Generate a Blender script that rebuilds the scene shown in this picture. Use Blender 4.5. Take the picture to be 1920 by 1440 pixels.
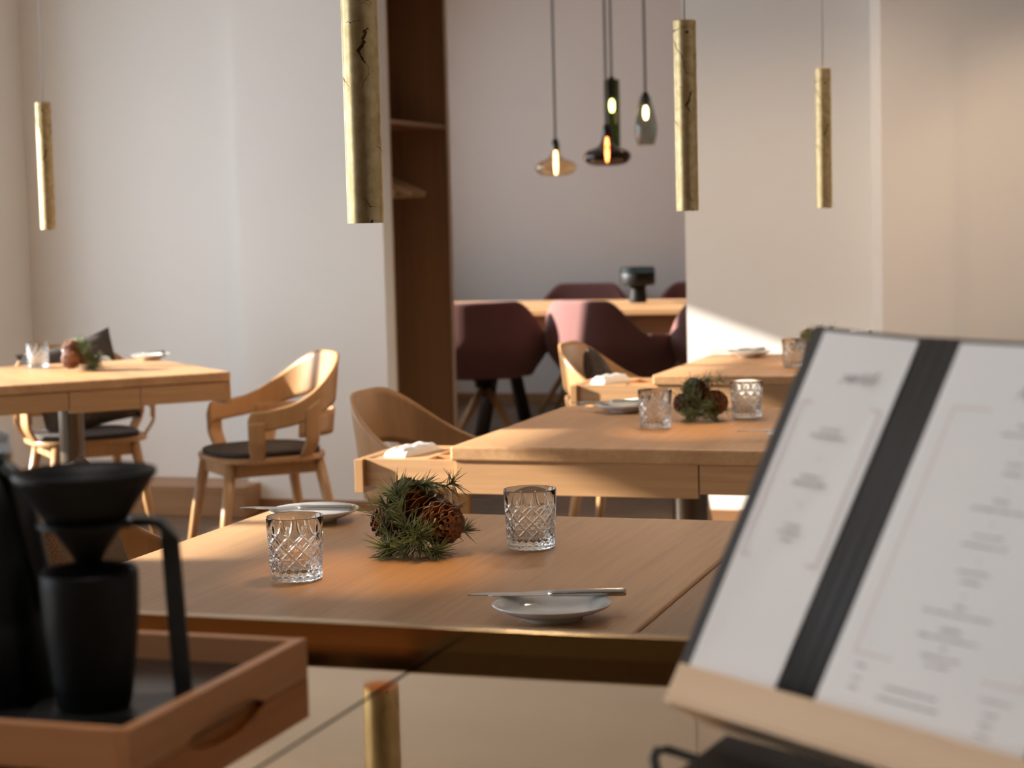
import bpy, bmesh, math, random
from mathutils import Matrix, Vector
PI = math.pi
C = bpy.context.scene.collection
for o in list(bpy.data.objects): bpy.data.objects.remove(o)

# ------------------------------------------------------------------ camera
YAW, PITCH, ROLL, CAMZ, FPX = 0.3215, 0.0870, -0.0254, 1.28, 3580.0
fw = Vector((-math.sin(YAW)*math.cos(PITCH), math.cos(YAW)*math.cos(PITCH), -math.sin(PITCH)))
rt = Vector((math.cos(YAW), math.sin(YAW), 0)); up = rt.cross(fw)
r2 = rt*math.cos(ROLL) + up*math.sin(ROLL); u2 = r2.cross(fw)
cam = bpy.data.cameras.new('camera'); co = bpy.data.objects.new('camera', cam); C.objects.link(co)
M = Matrix((r2, u2, -fw)).transposed().to_4x4(); M.translation = (0, 0, CAMZ); co.matrix_world = M
cam.sensor_width = 36; cam.lens = FPX/1920*36; cam.clip_start = .05; cam.clip_end = 100
cam.dof.use_dof = True; cam.dof.focus_distance = 2.86; cam.dof.aperture_fstop = 7.0
bpy.context.scene.camera = co
# ------------------------------------------------------------------ exposure, sky, sun
sc = bpy.context.scene
sc.view_settings.view_transform = 'Standard'; sc.view_settings.look = 'None'
sc.view_settings.gamma = 1; sc.view_settings.use_curve_mapping = False
sc.view_settings.exposure = 0.20
sc.cycles.max_bounces = 10; sc.cycles.diffuse_bounces = 5; sc.cycles.transmission_bounces = 10; sc.cycles.glossy_bounces = 5
sc.cycles.sample_clamp_indirect = 6; sc.cycles.use_denoising = True
w = bpy.data.worlds.new('sky'); sc.world = w; w.use_nodes = True
bg = w.node_tree.nodes['Background']; bg.inputs[0].default_value = (.77, .89, 1, 1); bg.inputs[1].default_value = 4.6
sun = bpy.data.lights.new('sun', 'SUN'); so = bpy.data.objects.new('sun', sun); C.objects.link(so)
sun.energy = 18; sun.angle = math.radians(.9); sun.color = (1, .94, .86)
so.rotation_euler = Vector((1, .20, -.375)).to_track_quat('-Z', 'Y').to_euler()

def lamp(name, kind, loc, energy, color, parent=None, **kw):
    l = bpy.data.lights.new(name, kind); o = bpy.data.objects.new(name, l); C.objects.link(o)
    l.energy = energy; l.color = color; o.location = loc; o.parent = parent
    for k, v in kw.items(): setattr(l, k, v)
    return o

# ------------------------------------------------------------------ materials
def newmat(name):
    m = bpy.data.materials.new(name); m.use_nodes = True
    return m, m.node_tree, m.node_tree.nodes['Principled BSDF']
def N(t, k, **kw):
    n = t.nodes.new(k)
    for a, b in kw.items(): setattr(n, a, b)
    return n
def plain(name, col, rough=.5, metal=0, bump=0, bscale=200, var=0, vscale=8, **kw):
    m, t, b = newmat(name)
    b.inputs['Base Color'].default_value = (*col, 1); b.inputs['Roughness'].default_value = rough; b.inputs['Metallic'].default_value = metal
    for k, v in kw.items(): b.inputs[k].default_value = v
    if bump or var: tc = N(t, 'ShaderNodeTexCoord')
    if bump:
        n = N(t, 'ShaderNodeTexNoise'); n.inputs['Scale'].default_value = bscale; n.inputs['Detail'].default_value = 4
        bp = N(t, 'ShaderNodeBump'); bp.inputs['Strength'].default_value = bump; bp.inputs['Distance'].default_value = .002
        t.links.new(tc.outputs['Object'], n.inputs['Vector']); t.links.new(n.outputs[0], bp.inputs['Height']); t.links.new(bp.outputs[0], b.inputs['Normal'])
    if var:
        n = N(t, 'ShaderNodeTexNoise'); n.inputs['Scale'].default_value = vscale; n.inputs['Detail'].default_value = 3
        r = N(t, 'ShaderNodeValToRGB'); r.color_ramp.elements[0].position = .35; r.color_ramp.elements[1].position = .65
        r.color_ramp.elements[0].color = (*[c*(1-var) for c in col], 1); r.color_ramp.elements[1].color = (*[min(1, c*(1+var)) for c in col], 1)
        t.links.new(tc.outputs['Object'], n.inputs['Vector']); t.links.new(n.outputs[0], r.inputs[0]); t.links.new(r.outputs[0], b.inputs['Base Color'])
    return m
def wood(name, light, dark, axis='Y', rough=.42, scale=1.0, coat=0):
    """fine straight oak grain along one object axis"""
    m, t, b = newmat(name)
    tc = N(t, 'ShaderNodeTexCoord'); mp = N(t, 'ShaderNodeMapping')
    s = {'X': (1.5, 38, 38), 'Y': (38, 1.5, 38), 'Z': (38, 38, 1.5)}[axis]
    mp.inputs['Scale'].default_value = [q*scale for q in s]
    n = N(t, 'ShaderNodeTexNoise'); n.inputs['Scale'].default_value = 2.2; n.inputs['Detail'].default_value = 6; n.inputs['Roughness'].default_value = .6; n.inputs['Distortion'].default_value = .4
    mp2 = N(t, 'ShaderNodeMapping'); mp2.inputs['Scale'].default_value = [q*scale*.16 for q in s]
    n2 = N(t, 'ShaderNodeTexNoise'); n2.inputs['Scale'].default_value = 2; n2.inputs['Detail'].default_value = 2
    mx = N(t, 'ShaderNodeMath', operation='MULTIPLY_ADD'); mx.inputs[1].default_value = .5
    r = N(t, 'ShaderNodeValToRGB'); r.color_ramp.elements[0].position = .36; r.color_ramp.elements[1].position = .68
    r.color_ramp.elements[0].color = (*dark, 1); r.color_ramp.elements[1].color = (*light, 1)
    ml = N(t, 'ShaderNodeMath', operation='MULTIPLY'); ml.inputs[1].default_value = .5
    L = t.links.new
    L(tc.outputs['Object'], mp.inputs[0]); L(tc.outputs['Object'], mp2.inputs[0]); L(mp.outputs[0], n.inputs['Vector']); L(mp2.outputs[0], n2.inputs['Vector'])
    L(n2.outputs[0], ml.inputs[0]); L(n.outputs[0], mx.inputs[0]); L(ml.outputs[0], mx.inputs[2]); L(mx.outputs[0], r.inputs[0]); L(r.outputs[0], b.inputs['Base Color'])
    bp = N(t, 'ShaderNodeBump'); bp.inputs['Strength'].default_value = .12; bp.inputs['Distance'].default_value = .001
    L(n.outputs[0], bp.inputs['Height']); L(bp.outputs[0], b.inputs['Normal'])
    b.inputs['Roughness'].default_value = rough; b.inputs['Coat Weight'].default_value = coat; b.inputs['Coat Roughness'].default_value = .3
    return m
OAK_L, OAK_D = (.60, .345, .165), (.43, .230, .100)
oakX = wood('oak_x', OAK_L, OAK_D, 'X'); oakY = wood('oak_y', OAK_L, OAK_D, 'Y'); oakZ = wood('oak_z', OAK_L, OAK_D, 'Z')
oakC = wood('oak_chair', (.52, .29, .125), (.40, .21, .085), 'Z', rough=.38, scale=.8)
trayW = wood('tray_wood', (.48, .225, .10), (.35, .155, .066), 'Y', rough=.45)
beech = wood('ledge_wood', (.80, .57, .37), (.70, .49, .31), 'X', rough=.5)
darkw = wood('wardrobe_wood', (.32, .165, .08), (.23, .115, .052), 'Z', rough=.5, scale=.5)
midw = wood('wardrobe_edge', (.58, .42, .30), (.50, .35, .24), 'Z', rough=.5)
skirtw = wood('skirting_wood', (.36, .19, .085), (.27, .135, .06), 'X')
white = plain('wall_paint', (.80, .770, .725), .9, bump=.15, bscale=60)
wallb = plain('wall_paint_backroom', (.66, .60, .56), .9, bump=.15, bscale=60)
ceilm = plain('ceiling_paint', (.80, .76, .70), .95)
china = plain('white_china', (.82, .83, .83), .12, **{'Coat Weight': .5})
steel = plain('cutlery_steel', (.62, .60, .57), .22, 1)
darksteel = plain('pedestal_steel', (.20, .16, .12), .32, .9)
black = plain('matt_black', (.006, .006, .006), .5, **{'Specular IOR Level': .25})
black2 = plain('satin_black_metal', (.013, .014, .014), .4, **{'Specular IOR Level': .35})
blackgl = plain('tray_floor_black', (.014, .013, .013), .22)
chrome = plain('chrome', (.75, .8, .85), .12, 1)
felt = plain('dark_felt', (.055, .042, .034), .95, bump=.6, bscale=400, var=.25, vscale=60)
fleece = plain('brown_wool', (.12, .078, .052), .95, bump=1, bscale=300, var=.35, vscale=260)
pink = plain('rose_fabric', (.20, .080, .070), .85, bump=.3, bscale=500, **{'Sheen Weight': .15})
napk = plain('white_linen', (.86, .86, .85), .8, bump=.3, bscale=300)
menuc = plain('charcoal_cover', (.045, .042, .042), .6, bump=.4, bscale=300)
paper = plain('paper', (.82, .80, .80), .6)
ink = plain('grey_ink', (.28, .25, .25), .7)
rose = plain('rose_ink', (.62, .45, .42), .6)
conem = plain('cone_scale', (.19, .072, .030), .38, var=.5, vscale=60)
conet = plain('cone_core', (.05, .02, .01), .8)
needle = plain('needle_green', (.135, .180, .080), .32, var=.45, vscale=25)
twig = plain('twig', (.12, .07, .04), .8)
def glassm(name, col=(1, 1, 1), rough=0, ior=1.5):
    m, t, b = newmat(name)
    b.inputs['Base Color'].default_value = (*col, 1); b.inputs['Roughness'].default_value = rough
    b.inputs['IOR'].default_value = ior; b.inputs['Transmission Weight'].default_value = 1
    return m
glass = glassm('clear_glass', (.985, 1, .99))
amber = glassm('amber_glass', (.88, .72, .50)); brownglass = glassm('brown_glass', (.13, .045, .03)); greenglass = glassm('green_glass', (.22, .26, .12)); smoke = glassm('smoke_glass', (.55, .56, .50))
tealglass = glassm('teal_glass', (.30, .42, .42))
def emit(name, col, s):
    m, t, b = newmat(name); b.inputs['Base Color'].default_value = (*col, 1)
    b.inputs['Emission Color'].default_value = (*col, 1); b.inputs['Emission Strength'].default_value = s
    return m
bulbm = emit('bulb_glow', (1, .66, .34), 30); led = emit('lamp_glow', (1, .50, .18), 18)
def goldleaf():
    m, t, b = newmat('gold_leaf'); L = t.links.new
    tc = N(t, 'ShaderNodeTexCoord')
    d = N(t, 'ShaderNodeTexNoise'); d.inputs['Scale'].default_value = 14; d.inputs['Detail'].default_value = 5
    mixv = N(t, 'ShaderNodeMixRGB'); mixv.inputs[0].default_value = .09
    L(tc.outputs['Object'], d.inputs['Vector']); L(tc.outputs['Object'], mixv.inputs[1]); L(d.outputs[1], mixv.inputs[2])
    v = N(t, 'ShaderNodeTexVoronoi', feature='DISTANCE_TO_EDGE'); v.inputs['Scale'].default_value = 13
    L(mixv.outputs[0], v.inputs['Vector'])
    msk = N(t, 'ShaderNodeTexNoise'); msk.inputs['Scale'].default_value = 9; msk.inputs['Detail'].default_value = 2
    L(tc.outputs['Object'], msk.inputs['Vector'])
    mr = N(t, 'ShaderNodeMapRange'); mr.inputs[1].default_value = .50; mr.inputs[2].default_value = .62; mr.inputs[3].default_value = 0; mr.inputs[4].default_value = .028
    L(msk.outputs[0], mr.inputs[0])
    lt = N(t, 'ShaderNodeMath', operation='LESS_THAN'); L(v.outputs[0], lt.inputs[0]); L(mr.outputs[0], lt.inputs[1])
    n = N(t, 'ShaderNodeTexNoise'); n.inputs['Scale'].default_value = 60; n.inputs['Detail'].default_value = 6; L(tc.outputs['Object'], n.inputs['Vector'])
    r = N(t, 'ShaderNodeValToRGB'); r.color_ramp.elements[0].color = (.60, .42, .19, 1); r.color_ramp.elements[1].color = (.74, .56, .30, 1)
    r.color_ramp.elements[0].position = .35; r.color_ramp.elements[1].position = .62
    L(n.outputs[0], r.inputs[0])
    mc = N(t, 'ShaderNodeMixRGB'); mc.inputs[2].default_value = (.13, .07, .025, 1); L(lt.outputs[0], mc.inputs[0]); L(r.outputs[0], mc.inputs[1]); L(mc.outputs[0], b.inputs['Base Color'])
    b.inputs['Metallic'].default_value = .88; b.inputs['Roughness'].default_value = .36
    bp = N(t, 'ShaderNodeBump'); bp.inputs['Strength'].default_value = .18; bp.inputs['Distance'].default_value = .001
    n3 = N(t, 'ShaderNodeTexNoise'); n3.inputs['Scale'].default_value = 45; n3.inputs['Detail'].default_value = 3; L(tc.outputs['Object'], n3.inputs['Vector'])
    L(n3.outputs[0], bp.inputs['Height']); L(bp.outputs[0], b.inputs['Normal'])
    return m
gold = goldleaf()
goldin = plain('gold_inside', (.75, .50, .22), .35, .9)
brass = plain('brushed_brass', (.76, .565, .345), .04, 1, var=.05, vscale=6)
brassedge = plain('brass_edge', (.80, .52, .24), .22, 1)
def planks():
    m, t, b = newmat('floor_planks'); L = t.links.new
    tc = N(t, 'ShaderNodeTexCoord'); br = N(t, 'ShaderNodeTexBrick')
    br.inputs['Scale'].default_value = 1; br.inputs['Brick Width'].default_value = 1.4; br.inputs['Row Height'].default_value = .14; br.inputs['Mortar Size'].default_value = .003
    br.inputs['Color1'].default_value = (.19, .115, .065, 1); br.inputs['Color2'].default_value = (.13, .075, .042, 1); br.inputs['Mortar'].default_value = (.03, .02, .012, 1)
    mp = N(t, 'ShaderNodeMapping'); mp.inputs['Scale'].default_value = (2, 50, 2)
    n = N(t, 'ShaderNodeTexNoise'); n.inputs['Scale'].default_value = 2; n.inputs['Detail'].default_value = 5
    mx = N(t, 'ShaderNodeMixRGB', blend_type='MULTIPLY'); mx.inputs[0].default_value = .5
    L(tc.outputs['Object'], br.inputs[0]); L(tc.outputs['Object'], mp.inputs[0]); L(mp.outputs[0], n.inputs['Vector'])
    L(br.outputs[0], mx.inputs[1]); L(n.outputs[0], mx.inputs[2]); L(mx.outputs[0], b.inputs['Base Color'])
    b.inputs['Roughness'].default_value = .45
    return m
floorm = planks()

# ------------------------------------------------------------------ mesh helpers
class MB:
    def __init__(s): s.v = []; s.f = []; s.sm = []
    def add(s, vs, fs, smooth=False):
        n = len(s.v); s.v += [tuple(p) for p in vs]; s.f += [tuple(i+n for i in f) for f in fs]; s.sm += [smooth]*len(fs); return s
    def box(s, x0, x1, y0, y1, z0, z1, bev=0):
        if bev <= 0:
            vs = [(x, y, z) for x in (x0, x1) for y in (y0, y1) for z in (z0, z1)]
            return s.add(vs, [(0, 1, 3, 2), (4, 6, 7, 5), (0, 4, 5, 1), (2, 3, 7, 6), (0, 2, 6, 4), (1, 5, 7, 3)])
        bm = bmesh.new(); bmesh.ops.create_cube(bm, size=1)
        for v in bm.verts: v.co = Vector(((x0+x1)/2+v.co.x*(x1-x0), (y0+y1)/2+v.co.y*(y1-y0), (z0+z1)/2+v.co.z*(z1-z0)))
        bmesh.ops.bevel(bm, geom=list(bm.edges), offset=bev, segments=3, profile=.5, affect='EDGES')
        return s.bm(bm)
    def bm(s, bm, smooth=False):
        bm.verts.index_update(); s.add([v.co[:] for v in bm.verts], [[v.index for v in f.verts] for f in bm.faces], smooth); bm.free(); return s
    def lathe(s, prof, n=48, c=(0, 0, 0), closed=False, smooth=True):
        vs = []; fs = []; k = len(prof)
        for i in range(n):
            a = 2*PI*i/n; vs += [(c[0]+r*math.cos(a), c[1]+r*math.sin(a), c[2]+z) for r, z in prof]
        for i in range(n):
            j = (i+1) % n
            for q in range(k if closed else k-1):
                q2 = (q+1) % k
                fs.append((i*k+q, j*k+q, j*k+q2, i*k+q2))
        return s.add(vs, fs, smooth)
    def tube(s, path, rad, n=10, flat=None, cap=True):
        """sweep; rad number or list; flat=(w,h) gives an elliptical section"""
        P = [Vector(p) for p in path]; vs = []; fs = []; prev = None
        for i, p in enumerate(P):
            d = (P[min(i+1, len(P)-1)]-P[max(i-1, 0)]).normalized()
            if prev is None:
                a = Vector((0, 0, 1)) if abs(d.z) < .9 else Vector((0, 1, 0)); x = d.cross(a).normalized()
            else: x = (prev - d*prev.dot(d)).normalized()
            prev = x; y = d.cross(x); r = rad[i] if isinstance(rad, (list, tuple)) else rad
            for k in range(n):
                a = 2*PI*k/n; vs.append(p + x*math.cos(a)*r*(flat[0] if flat else 1) + y*math.sin(a)*r*(flat[1] if flat else 1))
        for i in range(len(P)-1):
            for k in range(n): fs.append((i*n+k, i*n+(k+1) % n, (i+1)*n+(k+1) % n, (i+1)*n+k))
        if cap: fs.append(tuple(range(n-1, -1, -1))); fs.append(tuple((len(P)-1)*n+k for k in range(n)))
        return s.add(vs, fs, True)
    def poly(s, pts, a, b, axis='z', smooth=False):
        """extrude a polygon between a and b along an axis"""
        def q(p, h): return {'z': (p[0], p[1], h), 'y': (p[0], h, p[1]), 'x': (h, p[0], p[1])}[axis]
        n = len(pts); vs = [q(p, a) for p in pts]+[q(p, b) for p in pts]
        fs = [tuple(range(n))[::-1], tuple(range(n, 2*n))]+[(i, (i+1) % n, n+(i+1) % n, n+i) for i in range(n)]
        return s.add(vs, fs, smooth)
    def sheet(s, F, nu, nv, th, smooth=True):
        """F(u,v)->Vector, u,v in 0..1; a sheet thickened inward by th"""
        G = [[Vector(F(i/nu, j/nv)) for j in range(nv+1)] for i in range(nu+1)]; vs = []; H = []
        for i in range(nu+1):
            for j in range(nv+1):
                du = G[min(i+1, nu)][j]-G[max(i-1, 0)][j]; dv = G[i][min(j+1, nv)]-G[i][max(j-1, 0)]
                nn = du.cross(dv); nn = nn.normalized() if nn.length > 1e-9 else Vector((0, 0, 1)); H.append(G[i][j]+nn*th)
        vs = [G[i][j] for i in range(nu+1) for j in range(nv+1)]+H; o = (nu+1)*(nv+1); I = lambda i, j: i*(nv+1)+j; fs = []
        for i in range(nu):
            for j in range(nv):
                fs.append((I(i, j), I(i, j+1), I(i+1, j+1), I(i+1, j))); fs.append((o+I(i, j), o+I(i+1, j), o+I(i+1, j+1), o+I(i, j+1)))
        for i in range(nu): fs.append((I(i, 0), I(i+1, 0), o+I(i+1, 0), o+I(i, 0))); fs.append((I(i+1, nv), I(i, nv), o+I(i, nv), o+I(i+1, nv)))
        for j in range(nv): fs.append((I(0, j+1), I(0, j), o+I(0, j), o+I(0, j+1))); fs.append((I(nu, j), I(nu, j+1), o+I(nu, j+1), o+I(nu, j)))
        return s.add(vs, fs, smooth)
    def xf(s, M):
        s.v = [tuple(M @ Vector(p)) for p in s.v]; return s
def obj(name, mb, mat, parent=None, bevel=0, autosm=False):
    me = bpy.data.meshes.new(name); me.from_pydata(mb.v, [], mb.f); me.polygons.foreach_set('use_smooth', mb.sm); me.validate()
    bm = bmesh.new(); bm.from_mesh(me); bmesh.ops.recalc_face_normals(bm, faces=bm.faces); bm.to_mesh(me); bm.free()
    me.materials.append(mat); o = bpy.data.objects.new(name, me); C.objects.link(o); o.parent = parent
    if autosm:
        me.polygons.foreach_set('use_smooth', [True]*len(me.polygons)); me.set_sharp_from_angle(angle=math.radians(40))
    if bevel:
        b = o.modifiers.new('bevel', 'BEVEL'); b.width = bevel; b.segments = 2; b.limit_method = 'ANGLE'
    return o
def tag(o, label, cat, group=None, kind=None):
    o['label'] = label; o['category'] = cat
    if group: o['group'] = group
    if kind: o['kind'] = kind
    return o
def thing(name, label, cat, loc=(0, 0, 0), rz=0, group=None):
    o = bpy.data.objects.new(name, None); C.objects.link(o); o.location = loc; o.rotation_euler = (0, 0, rz); o.empty_display_size = .1
    return tag(o, label, cat, group)
def kids(o): return [c for c in bpy.data.objects if c.parent == o]
def copy_tree(o, parent=None):
    c = o.copy(); C.objects.link(c); c.parent = parent
    for k in kids(o): copy_tree(k, c)
    return c
def dup(o, loc, rz, label, group=None, sc_=None):
    c = copy_tree(o); c.location = loc; c.rotation_euler = (0, 0, rz); c['label'] = label
    if group: c['group'] = group
    if sc_: c.scale = (sc_,)*3
    return c
def struct(name, mb, mat, **kw):
    o = obj(name, mb, mat, **kw); o['kind'] = 'structure'; return o

# ------------------------------------------------------------------ the room
XL, HEAD, CEIL = -4.93, 2.21, 2.95
struct('floor', MB().box(-5.4, 4.2, -2.6, 12.9, -.1, 0), floorm)
struct('ceiling', MB().box(-5.4, 4.2, -2.6, 12.9, CEIL, CEIL+.1), ceilm)
wl = MB(); y = -2.6
wins = [(-.7, 1.42, .70, HEAD), (1.9, 3.85, .45, HEAD), (5.25, 7.10, .45, HEAD), (9.2, 11.6, 1.02, 2.25)]  # first window is unseen, added for fill light around the bar
for a, b, s, h in wins:
    wl.box(XL-.32, XL, y, a, 0, CEIL); wl.box(XL-.32, XL, a, b, 0, s); wl.box(XL-.32, XL, a, b, h, CEIL); y = b
wl.box(XL-.32, XL, y, 12.7, 0, CEIL)
struct('wall_left', wl, white)
for i, (a, b, s, h) in enumerate(wins):
    f = MB(); x0, x1 = XL-.24, XL-.19
    f.box(x0, x1, a, a+.05, s, h); f.box(x0, x1, b-.05, b, s, h); f.box(x0, x1, a, b, s, s+.06); f.box(x0, x1, a, b, h-.05, h)
    k = a+.42 if i == 1 else (a+b)/2
    f.box(x0, x1, k-.02, k+.02, s, h)
    if i == 2: f.box(x0, x1, 6.75, 6.79, s, h)
    struct('window_%d' % (i+1), f, white)
struct('wall_back', MB().box(XL, -3.70, 7.75, 7.9, 0, CEIL), white)
struct('wall_pier', MB().box(-3.80, -3.115, 7.65, 7.752, 0, CEIL), white)
struct('wall_middle', MB().box(-1.785, -.9, 7.65, 7.9, 0, CEIL), white)
struct('wall_lintel', MB().box(-3.115, -1.785, 7.652, 7.9, 2.40, CEIL), white)
struct('wall_column', MB().poly([(-1.0, 7.9), (-1.0, 7.43), (-.955, 7.38), (3.4, 7.38), (3.4, 7.9)], 0, CEIL), plain('wall_paint_warm', (.80, .745, .68), .9, bump=.15, bscale=60))
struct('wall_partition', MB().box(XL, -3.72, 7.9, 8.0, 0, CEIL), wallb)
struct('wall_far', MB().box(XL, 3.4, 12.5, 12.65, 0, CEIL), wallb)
struct('wall_right', MB().box(3.4, 3.55, -2.6, 12.65, 0, CEIL), white)
struct('wall_front', MB().box(-5.25, 3.5, -2.6, -2.45, 0, CEIL), plain('darkened_rear_wall', (.10, .07, .05), .6))  # unseen wall behind the camera, coloured dark to hold down foreground light
struct('baseboard_back', MB().box(XL, -3.74, 7.48, 7.75, 0, .134, .004), skirtw)
struct('baseboard_pier', MB().box(-3.74, -3.115, 7.63, 7.65, 0, .062), skirtw)
struct('baseboard_middle', MB().box(-1.785, -1.0, 7.63, 7.65, 0, .062), skirtw)
struct('baseboard_far', MB().box(XL, 3.4, 12.48, 12.5, 0, .068), skirtw)
struct('baseboard_left', MB().box(XL, XL+.02, -2.45, 7.48, 0, .062), skirtw)

# ------------------------------------------------------------------ wardrobe with hangers
t = thing('wardrobe', 'tall open-fronted dark wooden coat wardrobe built in beside the opening', 'wardrobe', (-3.42, 8.14, 0))
x0, x1, ya, yb = -.30, .30, -.385, .39
obj('side_panel', MB().box(x0, x1-.004, ya, ya+.03, 0, 2.36), darkw, t)
obj('side_panel', MB().box(x0, x1-.004, yb-.03, yb, 0, 2.36), darkw, t)
obj('edge_strip', MB().box(x1-.004, x1, ya, ya+.03, 0, 2.36), midw, t); obj('edge_strip', MB().box(x1-.004, x1, yb-.04, yb, 0, 2.36), midw, t)
obj('back_panel', MB().box(x0-.02, x0, ya, yb, 0, 2.36), darkw, t)
obj('top_panel', MB().box(x0, x1, ya, yb, 2.36, 2.39), darkw, t)
obj('bottom_panel', MB().box(x0, x1, ya+.03, yb-.03, .06, .09), darkw, t)
obj('shelf', MB().box(x0, x1-.01, ya+.03, yb-.03, 1.70, 1.722), plain('shelf_wood', (.30, .14, .07), .5), t)
obj('clothes_rail', MB().tube([(0, ya+.03, 1.60), (0, yb-.03, 1.60)], .011), steel, t)
def hanger():
    t = thing('coat_hanger', '', 'coat hanger', (-3.42, 8.2, 1.60), 0, 'wooden coat hangers on the wardrobe rail')
    hk = [(0, 0, -.12), (0, 0, -.05)]+[(.02*math.sin(a), 0, -.008+.02*math.cos(a)*1.0-.0) for a in [math.radians(q) for q in range(150, -120, -30)]]
    obj('hook', MB().tube(hk, .0022, 6), steel, t)
    P = [(-.22, 0, -.205), (-.12, 0, -.165), (-.03, 0, -.125), (0, 0, -.12), (.03, 0, -.125), (.12, 0, -.165), (.22, 0, -.205)]
    obj('shoulder_bar', MB().tube(P, [.012, .015, .013, .011, .013, .015, .012], 10, flat=(1.0, 1.4)), plain('hanger_wood', (.45, .27, .14), .45), t)
    obj('trouser_bar', MB().tube([(-.19, 0, -.212), (.19, 0, -.212)], .006, 8), bpy.data.materials['hanger_wood'], t)
    return t
h0 = hanger(); h0.rotation_euler = (0, 0, .32); h0['label'] = 'wooden coat hanger nearest the room on the wardrobe rail'; h0.location = (-3.42, 7.98, 1.6)
dup(h0, (-3.42, 8.20, 1.6), .12, 'middle wooden coat hanger on the wardrobe rail'); dup(h0, (-3.42, 8.40, 1.6), -.05, 'wooden coat hanger against the far side of the wardrobe')

# ------------------------------------------------------------------ square dining tables
W2 = .465
def table(name, loc, rz, label, left_out=0.0, group='square oak dining tables', topm=None):
    """origin: table centre at floor; local -Y edge faces the bar; drawers slide out at both ends"""
    t = thing(name, label, 'table', loc, rz, group)
    obj('tabletop', MB().box(-W2, W2, -W2, W2, .715, .75, .006), topm or oakY, t)
    dl, dy0, dy1 = .335, -W2+.012, -W2+.295
    a = MB().box(-W2+.012 if left_out else -W2+dl+.004, W2-dl-.004, -W2+.006, -W2+.018 if left_out else -W2+.022, .638, .7148)
    obj('front_rail', a, oakX, t, bevel=.001); a = MB()
    a.box(-W2+.01, W2-.01, W2-.03, W2-.01, .638, .7148)
    a.box(-W2+.01, -W2+.03, dy1+.004, W2-.031, .638, .7148); a.box(W2-.03, W2-.01, dy1+.004, W2-.031, .638, .7148)
    obj('side_rail', a, oakX, t, bevel=.001)
    for sgn, out in ((-1, left_out), (1, 0)):
        m = MB(); xo = -W2-out if sgn < 0 else W2; s = -sgn
        y0 = -W2+.02 if (sgn < 0 and left_out) else -W2+.006
        xs = lambda p, q: (min(xo+s*p, xo+s*q), max(xo+s*p, xo+s*q))
        x_, y_ = xs(.022, dl); m.box(x_, y_, y0, y0+.012, .648, .7145); m.box(x_, y_, dy1-.012, dy1, .648, .7145)
        x_, y_ = xs(dl-.012, dl); m.box(x_, y_, y0+.012, dy1-.012, .648, .7145)
        x_, y_ = xs(.022, dl-.012); m.box(x_, y_, y0+.012, dy1-.012, .648, .658)
        if out:
            for q in (.16, ): x_, y_ = xs(q, q+.008); m.box(x_, y_, y0+.012, dy1-.012, .658, .712)
            x_, y_ = xs(.168, .25); m.box(x_, y_, y0+.10, y0+.108, .658, .712); m.box(x_, y_, y0+.012, y0+.10, .69, .7)
            x_, y_ = xs(.022, .16); m.box(x_, y_, y0+.012, dy1-.012, .696, .711)
        d = obj('drawer', m, oakX, t, bevel=.001)
        x_, y_ = xs(0, .022); obj('drawer_front', MB().box(x_, y_, (y0-.016) if out else y0, dy1+.003, .634, .7145, .0015), oakC, d)
    obj('pedestal', MB().lathe([(0, .02), (.046, .02), (.046, .70), (0, .70)], 40), darksteel, t, autosm=True)
    obj('base_plate', MB().lathe([(0, 0), (.27, 0), (.27, .008), (.26, .012), (.05, .02), (0, .02)], 56), darksteel, t, autosm=True)
    obj('top_bracket', MB().box(-.15, .15, -.15, .15, .70, .7148), darksteel, t)
    return t
XT = -1.545+W2
table('dining_table', (XT, 2.282+W2, 0), 0, 'nearest square oak table with the sharp pine cone, two tumblers and a plate with knife', 0)
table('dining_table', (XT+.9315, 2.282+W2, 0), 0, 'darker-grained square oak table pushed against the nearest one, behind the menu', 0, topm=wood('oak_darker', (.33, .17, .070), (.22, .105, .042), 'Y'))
table('dining_table', (XT, 4.165+W2, 0), 0, 'middle square oak table with its left drawer pulled out and a napkin in it', .245)
table('dining_table', (XT+.0, 6.105+W2, 0), 0, 'far right square oak table by the sunlit wall, partly behind the menu', .285)
RT = math.radians(46.5)
TLC = Vector((-3.80, 6.20, 0))
table('dining_table', TLC, RT, 'oak table turned cornerwise at the left, sunlit, with glass and pine cone', 0)

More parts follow.
